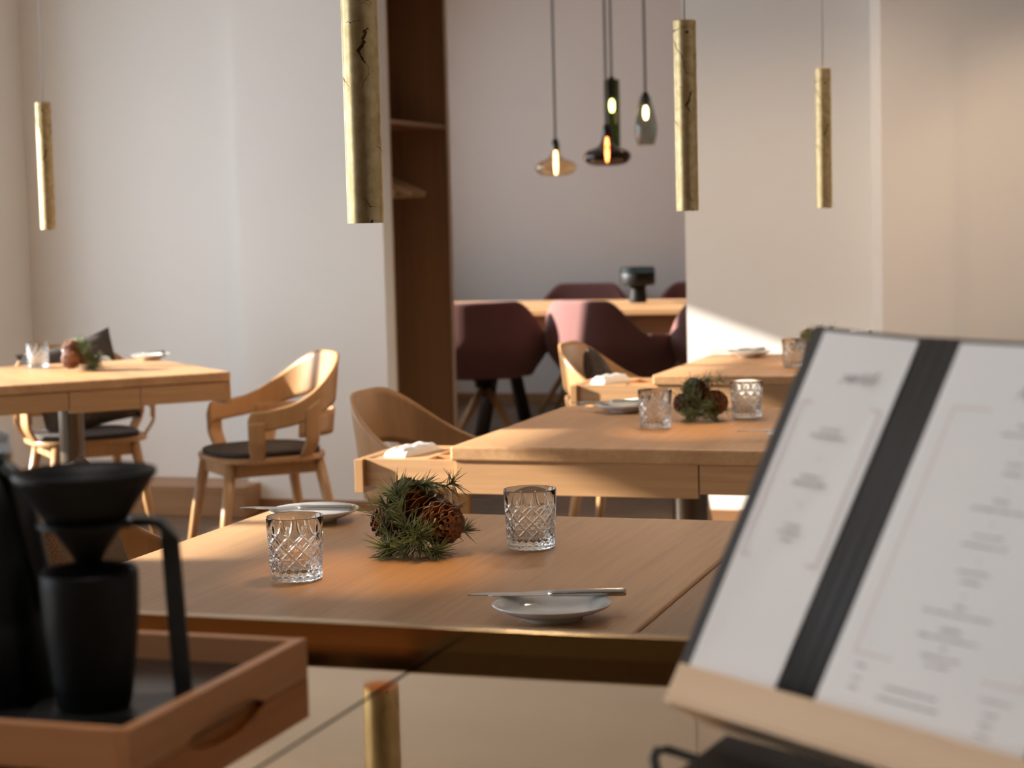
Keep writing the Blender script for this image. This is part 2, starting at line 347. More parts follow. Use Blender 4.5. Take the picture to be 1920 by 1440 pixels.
# ------------------------------------------------------------------ wooden chairs
def se(th, a, b, n=2.5):
    c, s = math.cos(th), math.sin(th)
    return a*math.copysign(abs(c)**(2/n), c), b*math.copysign(abs(s)**(2/n), s)
def sstep(x, a, b): x = max(0, min(1, (x-a)/(b-a))); return x*x*(3-2*x)
def shellpt(th, z):
    k = .80+.17*sstep(z, .42, .52)+.42*max(0, z-.52)*(.35+.65*max(0, -math.cos(th)))
    x, y = se(th, .265, .275); return Vector((x*k, y*k, z))
def make_chair(label, pad=True):
    t = thing('wooden_chair', label, 'chair', (0, 0, 0), 0, 'bent oak plywood armchairs around the square tables')
    out = [se(2*PI*i/48, .215, .235, 3) for i in range(48)]
    obj('seat', MB().poly(out, .425, .443), oakC, t, bevel=.003)
    if pad:
        out2 = [se(2*PI*i/48, .205, .205, 2.8) for i in range(48)]
        obj('seat_pad', MB().poly(out2, .4435, .462), felt, t, bevel=.006)
    def top(th):
        d = abs(math.degrees(th)-180); return .615+(.80-.615)*(1-sstep(d, 8, 104))
    def hgt(th):
        d = abs(math.degrees(th)-180); return .072+.088*(1-sstep(d, 10, 95))
    T0, T1 = math.radians(66), math.radians(294)
    def F(u, v):
        th = T0+(T1-T0)*u; tp = top(th); h = hgt(th)
        e = min(u, 1-u)*(T1-T0)/.10       # rounded arm ends
        if e < 1: tp -= .03*(1-math.sqrt(max(0, 1-(1-e)**2)))
        return shellpt(th, tp-h*v)
    obj('backrest_band', MB().sheet(F, 80, 8, .012), oakC, t)
    A0, A1 = math.radians(100), math.radians(260)
    obj('lower_band', MB().sheet(lambda u, v: shellpt(A0+(A1-A0)*u, .600-.088*v)*1.0, 50, 4, .012), oakC, t)
    for th0, wd in ((66, 13), (-66-13+360, 13), (105, 13), (242, 13)):
        def G(u, v, th0=th0, wd=wd):
            th = math.radians(th0+wd*u); return shellpt(th, .428+(top(th)-.03-.428)*v)*1.0
        obj('slat', MB().sheet(G, 6, 16, .0115).xf(Matrix.Scale(.985, 4)), oakC, t)
    obj('seat_frame', MB().box(-.16, .15, -.165, -.14, .372, .4248).box(-.16, .15, .14, .165, .372, .4248).box(-.185, -.16, -.165, .165, .372, .4248).box(.15, .175, -.165, .165, .372, .4248), oakC, t, bevel=.002)
    for sx in (-1, 1):
        for sy in (-1, 1):
            obj('leg', MB().tube([(sx*.165, sy*.155, .424), (sx*.20, sy*.185, .22), (sx*.235, sy*.215, 0)], [.021, .019, .012], 14), oakC, t)
    return t
ch = make_chair('', True)
def face(dx, dy): return math.atan2(dy, dx)
ch.location = (-3.10, 6.355, 0); ch.rotation_euler = (0, 0, face(-.72, -.69)); ch['label'] = 'curved wooden chair whose sunlit backrest stands right of the cornerwise table'
dup(ch, (-4.08, 6.76, 0), face(.7, -.71), 'curved wooden chair behind the cornerwise table with a dark cushion')
dup(ch, (-1.87, 3.20, 0), 0, 'curved wooden chair left of the nearest table, behind the coffee dripper')
dup(ch, (-1.84, 5.03, 0), 0, 'curved wooden chair left of the middle table, its brown rounded back in shade')
dup(ch, (-1.82, 6.97, 0), 0, 'curved wooden chair left of the far table with a small dark cushion')
# cushions
def cushion(name, loc, rot, size, mat, label, group=None):
    m = MB(); n = 14; a, b, h = size
    def P(i, j, s):
        u = i/n*2-1; v = j/n*2-1; k = (1-u**4)*(1-v**4); q = 1-.10*(1-abs(u))*abs(v)**3
        return (u*a*(1-.10*(1-v*v)*abs(u)**4), v*b*(1-.10*(1-u*u)*abs(v)**4), s*h*max(0, k)**.45)
    for s in (1, -1):
        m.add([P(i, j, s) for i in range(n+1) for j in range(n+1)], [(i*(n+1)+j, (i+1)*(n+1)+j, (i+1)*(n+1)+j+1, i*(n+1)+j+1) for i in range(n) for j in range(n)], True)
    o = obj(name, m, mat); o.location = loc; o.rotation_euler = rot
    return tag(o, label, 'cushion', group)
cushion('cushion', (-4.16, 6.86, .635), (math.radians(72), math.radians(-14), face(.7, -.71)+PI/2), (.20, .20, .055), felt, 'dark brown cushion leaning in the chair behind the cornerwise table')
cushion('cushion', (-1.955, 7.02, .575), (math.radians(70), math.radians(28), PI/2), (.17, .17, .05), felt, 'dark square cushion standing on its corner in the far chair')
cushion('cushion', (-1.985, 3.22, .64), (math.radians(72), 0, PI/2+.12), (.19, .19, .055), fleece, 'brown woollen cushion in the chair behind the coffee dripper')

# ------------------------------------------------------------------ tumblers, plates, knives, napkins
def make_tumbler(label):
    hgt, rb, rtp = .096, .0385, .0425; nA, nZ = 300, 110; vs = []; fs = []
    def frac(x): x -= math.floor(x); return min(x, 1-x)
    def g(d, w): return math.exp(-(d/w)**2)
    for i in range(nA):
        a = 2*PI*i/nA
        for j in range(nZ+1):
            tt = j/nZ; z = .002+tt*(hgt-.002); r = rb+(rtp-rb)*tt
            if tt < .04: r -= .003*(1-tt/.04)**2
            u = a*11/(2*PI); v = tt*4.2
            up_ = .60+.20*(math.cos(a*11)*.5+.5)
            mk = sstep(tt, .10, .16)*(1-sstep(tt, up_-.04, up_+.04))
            d1, d2 = frac(u+v), frac(u-v)
            gr = max(g(d1, .065), g(d2, .065))
            mk2 = sstep(tt, .12, .18)*(1-sstep(tt, .50, .56))
            st = max(g(frac(u*1+.5), .035), g(frac(v*1+.5), .04))*.55*(1 if True else 0)
            d3, d4 = frac(u+v*1+.5), frac(u-v*1+.5)
            fine = max(g(d3, .045), g(d4, .045))*.45
            vert = g(frac(u), .055)*sstep(tt, .60, .68)*(1-sstep(tt, .84, .93))
            bs = g(frac(u*2), .12)*(1-sstep(tt, .07, .12))*sstep(tt, .0, .03)
            r -= .0022*max(gr*mk, max(st, fine)*mk2, vert*.8, bs*.8)
            vs.append((r*math.cos(a), r*math.sin(a), z))
        for (rr, zz) in ((rtp-.0009, hgt+.0006), (rtp-.0018, hgt-.0004), (rtp-.0026, hgt*.8), (rb-.0045, .022), (rb-.0075, .0155), (rb*.5, .0135)):
            vs.append((rr*math.cos(a), rr*math.sin(a), zz))
    K = nZ+1+6
    for i in range(nA):
        j = (i+1) % nA
        for q in range(K-1): fs.append((i*K+q, j*K+q, j*K+q+1, i*K+q+1))
    fs.append(tuple(i*K for i in range(nA))); fs.append(tuple(i*K+K-1 for i in range(nA))[::-1])
    m = MB(); m.add(vs, fs, True); o = obj('tumbler', m, glass)
    return tag(o, label, 'glass', 'cut crystal tumblers on the tables')
g0 = make_tumbler('cut-glass tumbler left of the nearest pine cone'); g0.location = (-1.20, 2.564, .7502); g0.rotation_euler = (0, 0, .3)
for (x, y, rz, lb) in ((-.935, 2.884, 1.1, 'cut-glass tumbler right of the nearest pine cone'), (-1.153, 4.579, .2, 'cut-glass tumbler left of the middle table\'s pine cone'),
                       (-.976, 4.841, .9, 'cut-glass tumbler right of the middle table\'s pine cone'), (-4.035, 6.366, .5, 'sunlit cut-glass tumbler on the cornerwise table'),
                       (-1.127, 6.416, 0, 'cut-glass tumbler on the far table beside the menu'), (-.97, 6.86, .7, 'cut-glass tumbler on the far table just showing over the menu')):
    dup(g0, (x, y, .7502), rz, lb)
def make_plate(label):
    prof = [(0, .0035), (.035, .0035), (.037, .0), (.040, .0), (.041, .004), (.060, .010), (.0765, .0175), (.0795, .0205), (.0800, .0215), (.0790, .0222), (.072, .0195), (.056, .0125), (.045, .0095), (0, .0088)]
    o = obj('side_plate', MB().lathe(prof, 72), china)
    return tag(o, label, 'plate', 'white side plates on the tables')
def make_knife(label):
    t = thing('table_knife', label, 'knife', (0, 0, 0), 0, 'steel table knives lying across plates')
    b = MB(); n = 16; vs = []
    for i in range(n+1):
        s = i/n; x = -.105+.112*s; hw = .0105*min(1, (s/.25)**.6+.02) if s < .25 else .0105-.001*s
        if s > .93: hw *= 1-(s-.93)/.07*.45
        vs += [(x, -hw*.35 if s < .3 else -hw*.9, 0), (x, hw, .0005), (x, hw, .0018), (x, -hw*.35 if s < .3 else -hw*.9, .0010)]
    b.add(vs, [(i*4+k, i*4+(k+1) % 4, i*4+4+(k+1) % 4, i*4+4+k) for i in range(n) for k in range(4)]+[(0, 3, 2, 1), tuple(n*4+k for k in range(4))], False)
    obj('blade', b, steel, t)
    obj('handle', MB().tube([(.004, 0, .0015), (.012, 0, .0020), (.05, 0, .0025), (.105, 0, .0028), (.109, 0, .0028)], [.003, .0070, .0076, .0084, .0070], 12, flat=(1, .68)), steel, t)
    return t
p0 = make_plate('white side plate at the near edge of the nearest table, knife across it')
p0.location = (-.744, 2.378, .7502)
k0 = make_knife('steel knife lying across the front plate of the nearest table'); k0.location = (-.766, 2.418, .7730); k0.rotation_euler = (0, 0, math.radians(14))
pl = [((-1.405, 3.085), 'white side plate at the back left of the nearest table, behind the tumbler', 'steel knife on the back left plate of the nearest table', (-.03, -.012), 6),
      ((-1.335, 4.96), 'white side plate at the back of the middle table, behind the tumbler', 'steel knife on the back plate of the middle table', (-.05, .03), 18),
      ((-1.375, 6.88), 'white side plate at the back of the far table', 'steel knife on the back plate of the far table', (-.05, .02), 30),
      ((-3.78, 6.78), 'white side plate at the right back of the cornerwise table', 'steel knife on the plate of the cornerwise table', (-.02, -.02), 70),
      ((-.755, 4.36), 'white side plate on the middle table half hidden by the menu', 'steel knife on the plate half hidden by the menu', (-.04, 0), 15)]
for (x, y), lb, kl, (kx, ky), ka in pl:
    dup(p0, (x, y, .7502), 0, lb)
    dup(k0, (x+kx, y+ky, .7730), math.radians(ka), kl)
def napkin(loc, rz, label, sx=.075, sy=.038, h=.016):
    m = MB(); n = 18
    for s in (1, 0):
        m.add([((i/n*2-1)*sx, (j/n*2-1)*sy, (h*max(0, (1-(i/n*2-1)**8)*(1-(j/n*2-1)**4))**.5*(1+.12*math.sin(j*1.6)+.08*math.sin(i*.9+j)) if s else 0)) for i in range(n+1) for j in range(n+1)],
              [(i*(n+1)+j, (i+1)*(n+1)+j, (i+1)*(n+1)+j+1, i*(n+1)+j+1) for i in range(n) for j in range(n)], True)
    o = obj('napkin', m, napk); o.location = loc; o.rotation_euler = (0, 0, rz)
    return tag(o, label, 'napkin', 'rolled white napkins')
napkin((-1.705, 4.335, .7115), math.radians(80), 'folded white napkin in the pulled-out drawer of the middle table', .085, .034, .018)
napkin((-1.73, 6.26, .7115), math.radians(70), 'crumpled white napkin in the pulled-out drawer of the far table', .08, .03, .024)
napkin((-3.98, 6.72, .7502), .8, 'white napkin beside the plate on the cornerwise table', .045, .025, .014)

# ------------------------------------------------------------------ pine cone arrangements
def add_cone(m, core, c, axis, L, R, rnd, rows=130):
    ax = Vector(axis).normalized(); a = ax.orthogonal().normalized(); b = ax.cross(a); c = Vector(c)
    prof = lambda s: R*(math.sin(PI*min(1, s*.92+.08))**.62)*(1-.25*s)
    core.add([], [])
    path = [c+ax*(L*(s/8-.5)) for s in range(9)]; core.tube(path, [max(.003, prof(s/8)*.55) for s in range(9)], 10)
    for i in range(rows):
        s = (i+.5)/rows; ph = i*2.39996; rr = prof(s); e = a*math.cos(ph)+b*math.sin(ph); tng = ax.cross(e)
        base = c+ax*(L*(s-.5)-.004)+e*rr*.30
        tilt = math.radians(28+48*s); d = (e*math.cos(tilt)+ax*math.sin(tilt)).normalized(); nrm = tng.cross(d)
        if nrm.dot(ax) > 0: nrm = -nrm
        ln = rr*.85+.005; w = .0125*(.55+.6*math.sin(PI*min(1, s+.15)))*R/.032
        vs = []
        for q, (wl, dl, up_) in enumerate(((.45, 0, 0), (.95, .45, .0005), (1.0, .8, -.0005), (.55, 1.0, -.0035))):
            for sg in (-1, 0, 1): vs.append(base+d*ln*dl+tng*sg*w*wl+nrm*(-up_-(.0030 if sg == 0 else 0)))
        th = [v+nrm*.0019 for v in vs]; o = len(vs); fs = []
        for q in range(3):
            for k in range(2): fs.append((q*3+k, q*3+k+1, q*3+k+4, q*3+k+3)); fs.append((o+q*3+k, o+q*3+k+3, o+q*3+k+4, o+q*3+k+1))
        rim = [0, 3, 6, 9, 10, 11, 8, 5, 2, 1]
        fs += [(rim[k], rim[(k+1) % 10], o+rim[(k+1) % 10], o+rim[k]) for k in range(10)]
        m.add(vs+th, fs, False)
def add_needles(m, path, rnd, n=90, ln=.04, spread=.75, rad=.00062, tip=True):
    P = [Vector(p) for p in path]; segs = len(P)-1
    for i in range(n):
        s = (rnd.random()**.75)*segs; k = min(segs-1, int(s)); f = s-k; p = P[k].lerp(P[k+1], f); d = (P[k+1]-P[k]).normalized()
        a = d.orthogonal().normalized(); b = d.cross(a); ph = rnd.random()*2*PI; sp = spread*(.6+.7*rnd.random())
        if tip and rnd.random() < .35: p = P[-1].copy(); sp *= .9+rnd.random()
        e = a*math.cos(ph)+b*math.sin(ph); dr = (d*math.cos(sp)+e*math.sin(sp)).normalized(); l = ln*(.7+.5*rnd.random())
        bend = Vector((rnd.uniform(-1, 1), rnd.uniform(-1, 1), rnd.uniform(-.9, .5)))*.12*l
        pts = [p, p+dr*l*.5+bend*.4, p+dr*l+bend*1.3]
        for q in pts[1:]:
            if q.z < .0016: q.z = .0016+rnd.random()*.0015
        x = dr.orthogonal().normalized(); y = dr.cross(x); vs = []
        for q, w in zip(pts, (rad, rad*.95, rad*.25)):
            vs += [q+x*w, q-x*.5*w+y*.87*w, q-x*.5*w-y*.87*w]
        m.add(vs, [(j*3+k, j*3+(k+1) % 3, j*3+3+(k+1) % 3, j*3+3+k) for j in range(2) for k in range(3)], True)
def arrangement(loc, rz, label, seed=3, dense=1.0, mirror=False):
    rnd = random.Random(seed)
    t = thing('pine_cone_centrepiece', label, 'centrepiece', loc, rz, 'pine cone and fir sprig table decorations')
    # local x = right in the photograph, y = away, z up
    for c, ax, L, R, rows in (((.042, -.020, .050), (.48, -.87, .05), .080, .036, 62), ((.000, .012, .070), (-.55, .25, .80), .098, .041, 84), ((-.030, .02, .044), (-.9, .1, .15), .080, .035, 70)):
        m = MB(); core = MB(); add_cone(m, core, c, ax, L, R, rnd, rows)
        o = obj('pine_cone', m, conem, t); obj('cone_core', core, conet, o)
    S = [([(.0, -.040, .018), (-.008, -.050, .045), (-.022, -.045, .078), (-.026, -.030, .098)], 130, .034, .75),
         ([(.010, -.05, .022), (-.012, -.058, .020), (-.040, -.050, .016)], 150, .034, .9),
         ([(-.018, -.052, .046), (.0, -.066, .042), (.012, -.072, .038)], 110, .036, 1.2),
         ([(0, -.04, .01), (.02, -.058, .012), (.034, -.062, .012)], 80, .034, 1.0),
         ([(-.035, -.035, .02), (-.045, -.035, .05), (-.042, -.028, .08)], 90, .028, .8),
         ([(.0, 0, .105), (.03, .0, .112), (.050, .0, .105), (.062, -.002, .112)], 42, .026, .9),
         ([(.05, .0, .03), (.068, .01, .028), (.076, .012, .032)], 36, .024, .8),
         ([(.05, .03, .05), (.062, .035, .066)], 20, .020, .7),
         ([(-.040, 0, .092), (-.018, -.01, .108), (.018, -.01, .112)], 70, .024, .7),
         ([(-.045, -.03, .060), (-.062, -.03, .070)], 5, .042, .3)]
    for path, n, ln, sp in S:
        b = obj('pine_sprig', MB().tube(path, [.0016]*(len(path)-1)+[.0009], 6), twig, t)
        m = MB(); add_needles(m, path, rnd, int(n*dense*1.15), ln*1.15, sp, .00085); obj('needles', m, needle, b)
    return t
arr = arrangement((-1.105, 2.812, .7505), YAW, 'sharp pine cone and green needle arrangement between two tumblers on the nearest table')
arrangement((-1.084, 4.765, .7505), YAW+.1, 'pine cone arrangement between two tumblers on the middle table', 8, .7).scale = (.88, .88, .92)
arrangement((-3.79, 6.24, .7505), YAW+PI/2+.2, 'brown pine cone arrangement in the sun on the cornerwise table', 5, .8)
arrangement((-1.095, 6.62, .7505), YAW+.1, 'pine cone arrangement on the far table showing over the top edge of the menu', 11, .6)

# ------------------------------------------------------------------ gold leaf tube pendants
def tube_pendant(loc, label, R=.0275, L=.435):
    t = thing('tube_pendant_lamp', label, 'pendant lamp', loc, 0, 'gold leaf tube pendant lamps over the dining tables')
    obj('tube_shade', MB().lathe([(0, L), (R-.002, L), (R, L-.002), (R, .0), (R-.0015, 0), (R-.0015, L-.004), (0, L-.004)], 64), gold, t, autosm=True)
    obj('reflector', MB().lathe([(R-.0018, .004), (R-.006, .05), (0, .052)], 32), goldin, t)
    obj('bulb', MB().lathe([(0, .045), (.012, .045), (.014, .05)], 24), led, t)
    obj('cord', MB().tube([(0, 0, L), (0, 0, CEIL-loc[2]-.02)], .0022, 8), plain('cord_clear', (.55, .54, .52), .4), t)
    obj('ceiling_rose', MB().lathe([(0, CEIL-loc[2]-.03), (.04, CEIL-loc[2]-.03), (.045, CEIL-loc[2]), (0, CEIL-loc[2])], 32), gold, t)
    l = lamp('downlight', 'SPOT', (0, 0, .02), 7.5, (1, .60, .24), t, spot_size=math.radians(50), spot_blend=.9, shadow_soft_size=.01)
    return t
tube_pendant((-1.107, 2.652, 1.277), 'large gold leaf tube pendant over the nearest table, its bottom end left of centre')
tube_pendant((-1.052, 4.535, 1.285), 'gold leaf tube pendant over the middle table, before the opening edge', .0275, .455)
tube_pendant((-1.05, 6.60, 1.285), 'rightmost gold leaf tube pendant, over the far table', .0275, .475)
tube_pendant((-3.765, 6.05, 1.280), 'leftmost gold leaf tube pendant, its left side blazing in the sun', .0275, .455)

# ------------------------------------------------------------------ the room beyond
bt = thing('long_table', 'long oak table in the room beyond with rose armchairs around', 'table', (-3.1, 11.0, 0))
obj('tabletop', MB().box(-1.28, 1.28, -.57, .57, .712, .75, .006), oakX, bt)
obj('apron', MB().box(-1.1, 1.1, -.50, .50, .60, .7118), oakX, bt)
for sx in (-.62, .62):
    lg = MB()
    for sy in (-1, 1): lg.tube([(sx, sy*.06, .60), (sx+.0, sy*.42, 0)], .045, 4, flat=(1, 1))
    obj('trestle_leg', lg, plain('trestle_dark', (.05, .035, .025), .5), bt)
def make_armchair(label):
    t = thing('rose_armchair', label, 'armchair', (0, 0, 0), 0, 'rose upholstered armchairs in the room beyond')
    def rr(z): return .70+.30*sstep(z, .40, .60)-.24*max(0, z-.60)
    def top(th):
        d = abs(math.degrees(th)-180); return .64+(.83-.64)*(1-sstep(d, 24, 74))-.05*sstep(d, 95, 130)
    T0, T1 = math.radians(48), math.radians(312)
    def F(u, v):
        th = T0+(T1-T0)*u; z = .42+(top(th)-.42)*v; k = rr(z); x, y = se(th, .30, .325, 2.7); return Vector((x*k, y*k, z))
    s_ = obj('shell', MB().sheet(F, 72, 16, .045), pink, t); s_.modifiers.new('soft', 'SUBSURF').levels = 1; s_.modifiers['soft'].render_levels = 1
    obj('seat_cushion', MB().poly([se(2*PI*i/40, .235, .235, 3) for i in range(40)], .40, .485), pink, t, bevel=.02)
    obj('hub', MB().lathe([(0, .34), (.05, .34), (.055, .375), (.10, .40), (0, .40)], 24), black2, t)
    obj('post', MB().tube([(0, 0, .29), (0, 0, .345)], .02, 12), black2, t)
    for k in range(4):
        a = PI/4+k*PI/2; c, s = math.cos(a), math.sin(a)
        obj('leg', MB().tube([(.02*c, .02*s, .325), (.13*c, .13*s, .20), (.29*c, .29*s, 0)], [.020, .019, .013], 8, flat=(.8, 1.1)), oakC, t)
    return t
ac = make_armchair('rose armchair nearest the wardrobe, its back turned, in shade'); ac.location = (-3.50, 10.02, 0); ac.rotation_euler = (0, 0, PI/2+.35)
dup(ac, (-2.74, 10.04, 0), PI/2-.42, 'rose armchair in the middle of the opening with sun on its back')
dup(ac, (-2.05, 10.05, 0), PI/2-.05, 'rose armchair cut off by the right edge of the opening')
dup(ac, (-3.55, 12.0, 0), -PI/2, 'rose armchair across the long table, left of the black table lamp')
dup(ac, (-2.72, 12.0, 0), -PI/2+.1, 'rose armchair across the long table, right behind the black table lamp')
tl = thing('mushroom_table_lamp', 'black mushroom-shaped glass table lamp standing on the long table', 'table lamp', (-2.90, 11.15, .7502))
obj('lamp_base', MB().lathe([(0, 0), (.050, 0), (.052, .01), (.052, .04), (.047, .075), (.052, .115), (.0, .115)], 40), black, tl)
obj('lamp_shade', MB().lathe([(0, .105), (.100, .105), (.106, .112), (.106, .175), (.103, .18), (0, .18)], 48), black, tl)
obj('glass_dome', MB().lathe([(.105, .181), (.107, .20), (.100, .213), (.085, .219), (0, .220), (0, .216), (.083, .215), (.097, .209), (.103, .199), (.101, .181)], 48), tealglass, tl)
def drop_lamp(loc, prof, mat, label, capz, bulbz, thick=.003, bl=.05, br=.011, bm_=None):
    t = thing('glass_pendant_lamp', label, 'pendant lamp', loc, 0, 'coloured glass pendants in the room beyond')
    inner = [(max(0, r-thick), z+(thick if i == 0 else 0)) for i, (r, z) in enumerate(prof)]
    sh = obj('glass_shade', MB().lathe(prof+inner[::-1], 56, closed=True), mat, t)
    top = prof[-1][1]
    obj('socket', MB().lathe([(0, capz), (.020, capz), (.022, top-.004), (.018, top+.018), (.006, top+.03), (0, top+.03)], 24), black, t)
    obj('bulb', MB().lathe([(0, bulbz-bl), (br*.7, bulbz-bl*.85), (br, bulbz-bl*.4), (br, bulbz+bl*.4), (br*.6, bulbz+bl*.85), (0, bulbz+bl)], 16), bm_ or bulbm, t)
    obj('cord', MB().tube([(0, 0, top+.03), (0, 0, CEIL-loc[2]-.03)], .007, 8), plain('cord_grey', (.10, .09, .08), .8), t)
    obj('ceiling_rose', MB().lathe([(0, CEIL-loc[2]-.03), (.05, CEIL-loc[2]-.03), (.05, CEIL-loc[2]), (0, CEIL-loc[2])], 24), black, t)
    return t
def spl(pts, n=5):
    o = []
    for i in range(len(pts)-1):
        p0 = pts[max(0, i-1)]; p1 = pts[i]; p2 = pts[i+1]; p3 = pts[min(len(pts)-1, i+2)]
        for k in range(n):
            t_ = k/n; o.append(tuple(.5*((2*p1[d])+(-p0[d]+p2[d])*t_+(2*p0[d]-5*p1[d]+4*p2[d]-p3[d])*t_**2+(-p0[d]+3*p1[d]-3*p2[d]+p3[d])*t_**3) for d in (0, 1)))
    o.append(pts[-1]); return o
saucer = spl([(.001, 0), (.06, .002), (.105, .015), (.127, .044), (.122, .068), (.096, .087), (.058, .101), (.036, .118), (.028, .142), (.025, .168), (.024, .195)])
drop_lamp((-3.352, 11.0, 1.52), [(r*.98, z) for r, z in saucer], amber, 'pale amber saucer-shaped glass pendant, lowest left of the cluster', .15, .085, bl=.075, br=.012)
drop_lamp((-3.005, 10.9, 1.565), [(r*1.10, z*1.12) for r, z in saucer], brownglass, 'dark brown saucer-shaped glass pendant in front of the green cylinder', .17, .10, bl=.075, br=.012, bm_=emit('bulb_hot', (1, .55, .2), 110))
drop_lamp((-3.03, 11.12, 1.62), spl([(.044, 0), (.046, .02), (.047, .2), (.047, .44), (.044, .455)], 4), greenglass, 'tall green glass cylinder pendant behind the brown one', .36, .31, bl=.04, br=.016, bm_=emit('bulb_bright', (1, .75, .45), 60))
drop_lamp((-2.793, 11.0, 1.683), spl([(.045, 0), (.052, .01), (.066, .085), (.060, .15), (.038, .25), (.030, .285)], 4), smoke, 'smoky tapered glass pendant, right of the cluster', .235, .19, bl=.042, br=.015)

# ------------------------------------------------------------------ brass bar counter
ct = thing('bar_counter', 'brass-topped bar counter in the foreground', 'bar counter', (0, 0, 0))
YF, ZC = 1.463, .925
obj('counter_body', MB().box(-2.2, 1.6, .62, YF-.02, 0, ZC-.0302), plain('counter_front', (.06, .045, .03), .5), ct)
tp = MB().box(-2.2, -.5525, .58, YF-.0125, ZC-.03, ZC)
a_ = obj('brass_panel', tp, brass, ct); b_ = obj('brass_panel', MB().box(-.5495, 1.6, .58, YF-.0125, ZC-.03, ZC-.0004), brass, ct)

lipm = plain('brass_upstand', (.58, .38, .18), .14, 1)
obj('brass_upstand', MB().box(-2.2, 1.6, YF-.012, YF+.002, ZC-.03, ZC+.0195, .0012), lipm, ct)
# tray and coffee things
ty = thing('serving_tray', 'reddish wooden serving tray with black floor on the brass counter', 'tray', (-.83, 1.205, ZC+.0003))
hx, hy, hz = .208, .138, .031
side = [(-hy, 0), (-.062, 0), (-.055, .003), (-.04, .0075), (-.02, .0105), (0, .0112), (.02, .0105), (.04, .0075), (.055, .003), (.062, 0), (hy, 0), (hy, hz), (-hy, hz)]
for s in (-1, 1):
    mt = MB().poly(side, min(s*hx, s*(hx-.006)), max(s*hx, s*(hx-.006)), 'x')
    obj('side_board', mt.box(min(s*(hx-.006), s*(hx-.0095)), max(s*(hx-.006), s*(hx-.0095)), -hy, hy, 0, hz), trayW, ty)
for s in (-1, 1): obj('end_board', MB().box(-hx+.0096, hx-.0096, min(s*hy, s*(hy-.0095)), max(s*hy, s*(hy-.0095)), 0.001, hz, .001), wood('tray_wood_x', (.48, .225, .10), (.35, .155, .066), 'X', rough=.45) if s < 0 else bpy.data.materials['tray_wood_x'], ty)
obj('tray_floor', MB().box(-hx+.009, hx-.009, -hy+.009, hy-.009, .0075, .0105), blackgl, ty)
TZ = ZC+.0112
MC = Vector((-.712, 1.176, TZ))
cup = obj('coffee_cup', MB().lathe([(0, 0), (.0235, 0), (.0262, .002), (.029, .02), (.0335, .06), (.0348, .09), (.0347, .097), (.0335, .0995), (.0318, .097), (.0318, .088), (.029, .04), (.024, .008), (0, .006)], 64), black); cup.location = MC
tag(cup, 'tall matt black coffee cup standing under the dripper', 'cup')
dr = thing('coffee_dripper', 'black cone-shaped coffee dripper held above the cup', 'coffee dripper', (MC.x, MC.y, TZ))
obj('cone', MB().lathe([(.006, .108), (.0095, .107), (.0110, .112), (.0290, .139), (.0470, .1655), (.0500, .169), (.0503, .173), (.0488, .1735), (.0445, .167), (.0270, .140), (.008, .113), (.006, .110)], 64, closed=True), black, dr)
sd = thing('dripper_stand', 'black metal dripper stand with flat upright arm right of the cup', 'dripper stand', (MC.x, MC.y, TZ))
obj('ring', MB().lathe([(.0292, .134), (.0350, .134), (.0352, .1375), (.0292, .1372)], 48, closed=True), black2, sd)
cy, sy_ = math.cos(YAW), math.sin(YAW)
R_ = lambda a, b, z: (a*cy-b*sy_, a*sy_+b*cy, z)
arm = [R_(.034, 0, .1362), R_(.045, 0, .1362), R_(.052, 0, .135), R_(.0565, 0, .130), R_(.0585, 0, .122), R_(.060, 0, .09), R_(.062, 0, .045), R_(.064, 0, .004)]
mA = MB(); wv = Vector((-sy_, cy, 0))
# flat bar swept: quads with width across the view
sec = []
for i, p in enumerate(arm):
    p = Vector(p); d = (Vector(arm[min(i+1, len(arm)-1)])-Vector(arm[max(i-1, 0)])).normalized(); nn = d.cross(wv).normalized()
    hw = .0035 if i > 1 else .0022; ww = .0085
    ww = .0085; hw2 = .0018
    sec += [p+nn*.0068+wv*hw2, p-nn*.0068+wv*hw2, p-nn*.0068-wv*hw2, p+nn*.0068-wv*hw2] if i > 3 else [p+nn*.003+wv*.009, p-nn*.003+wv*.009, p-nn*.003-wv*.009, p+nn*.003-wv*.009]
mA.add(sec, [(i*4+k, i*4+(k+1) % 4, i*4+4+(k+1) % 4, i*4+4+k) for i in range(len(arm)-1) for k in range(4)]+[(0, 1, 2, 3), tuple((len(arm)-1)*4+k for k in range(4))])
obj('upright_arm', mA, plain('arm_grey_black', (.028, .029, .030), .42), sd, bevel=.0012)
obj('foot_plate', MB().poly([R_(-.045+.0, -.035, 0)[:2], R_(.064, -.035, 0)[:2], R_(.072, -.02, 0)[:2], R_(.072, .02, 0)[:2], R_(.064, .035, 0)[:2], R_(-.045, .035, 0)[:2]], -.0002, .003), black2, sd)
cup.location.z += .0035
kt = thing('coffee_pot', 'black coffee pot with chrome top at the left edge', 'coffee pot', (-.803, 1.195, TZ)); kt.scale = (1.1, 1.1, 1.1)
obj('pot_body', MB().lathe([(0, 0), (.036, 0), (.038, .003), (.0375, .048), (.0355, .052), (.0345, .058), (.0345, .062), (.031, .085), (.022, .125), (.014, .158), (0, .158)], 56), black, kt)
obj('pot_lid', MB().lathe([(.0, .158), (.0145, .158), (.0165, .165), (.0150, .178), (.008, .182), (0, .182)], 40), chrome, kt)
obj('pot_handle', MB().tube([R_(.013, -.012, .160), R_(.021, -.010, .150), R_(.027, -.008, .120), R_(.033, -.006, .085), R_(.037, -.006, .062)], [.004, .0065, .007, .0072, .0065], 12), plain('handle_grey', (.035, .037, .037), .4), kt)

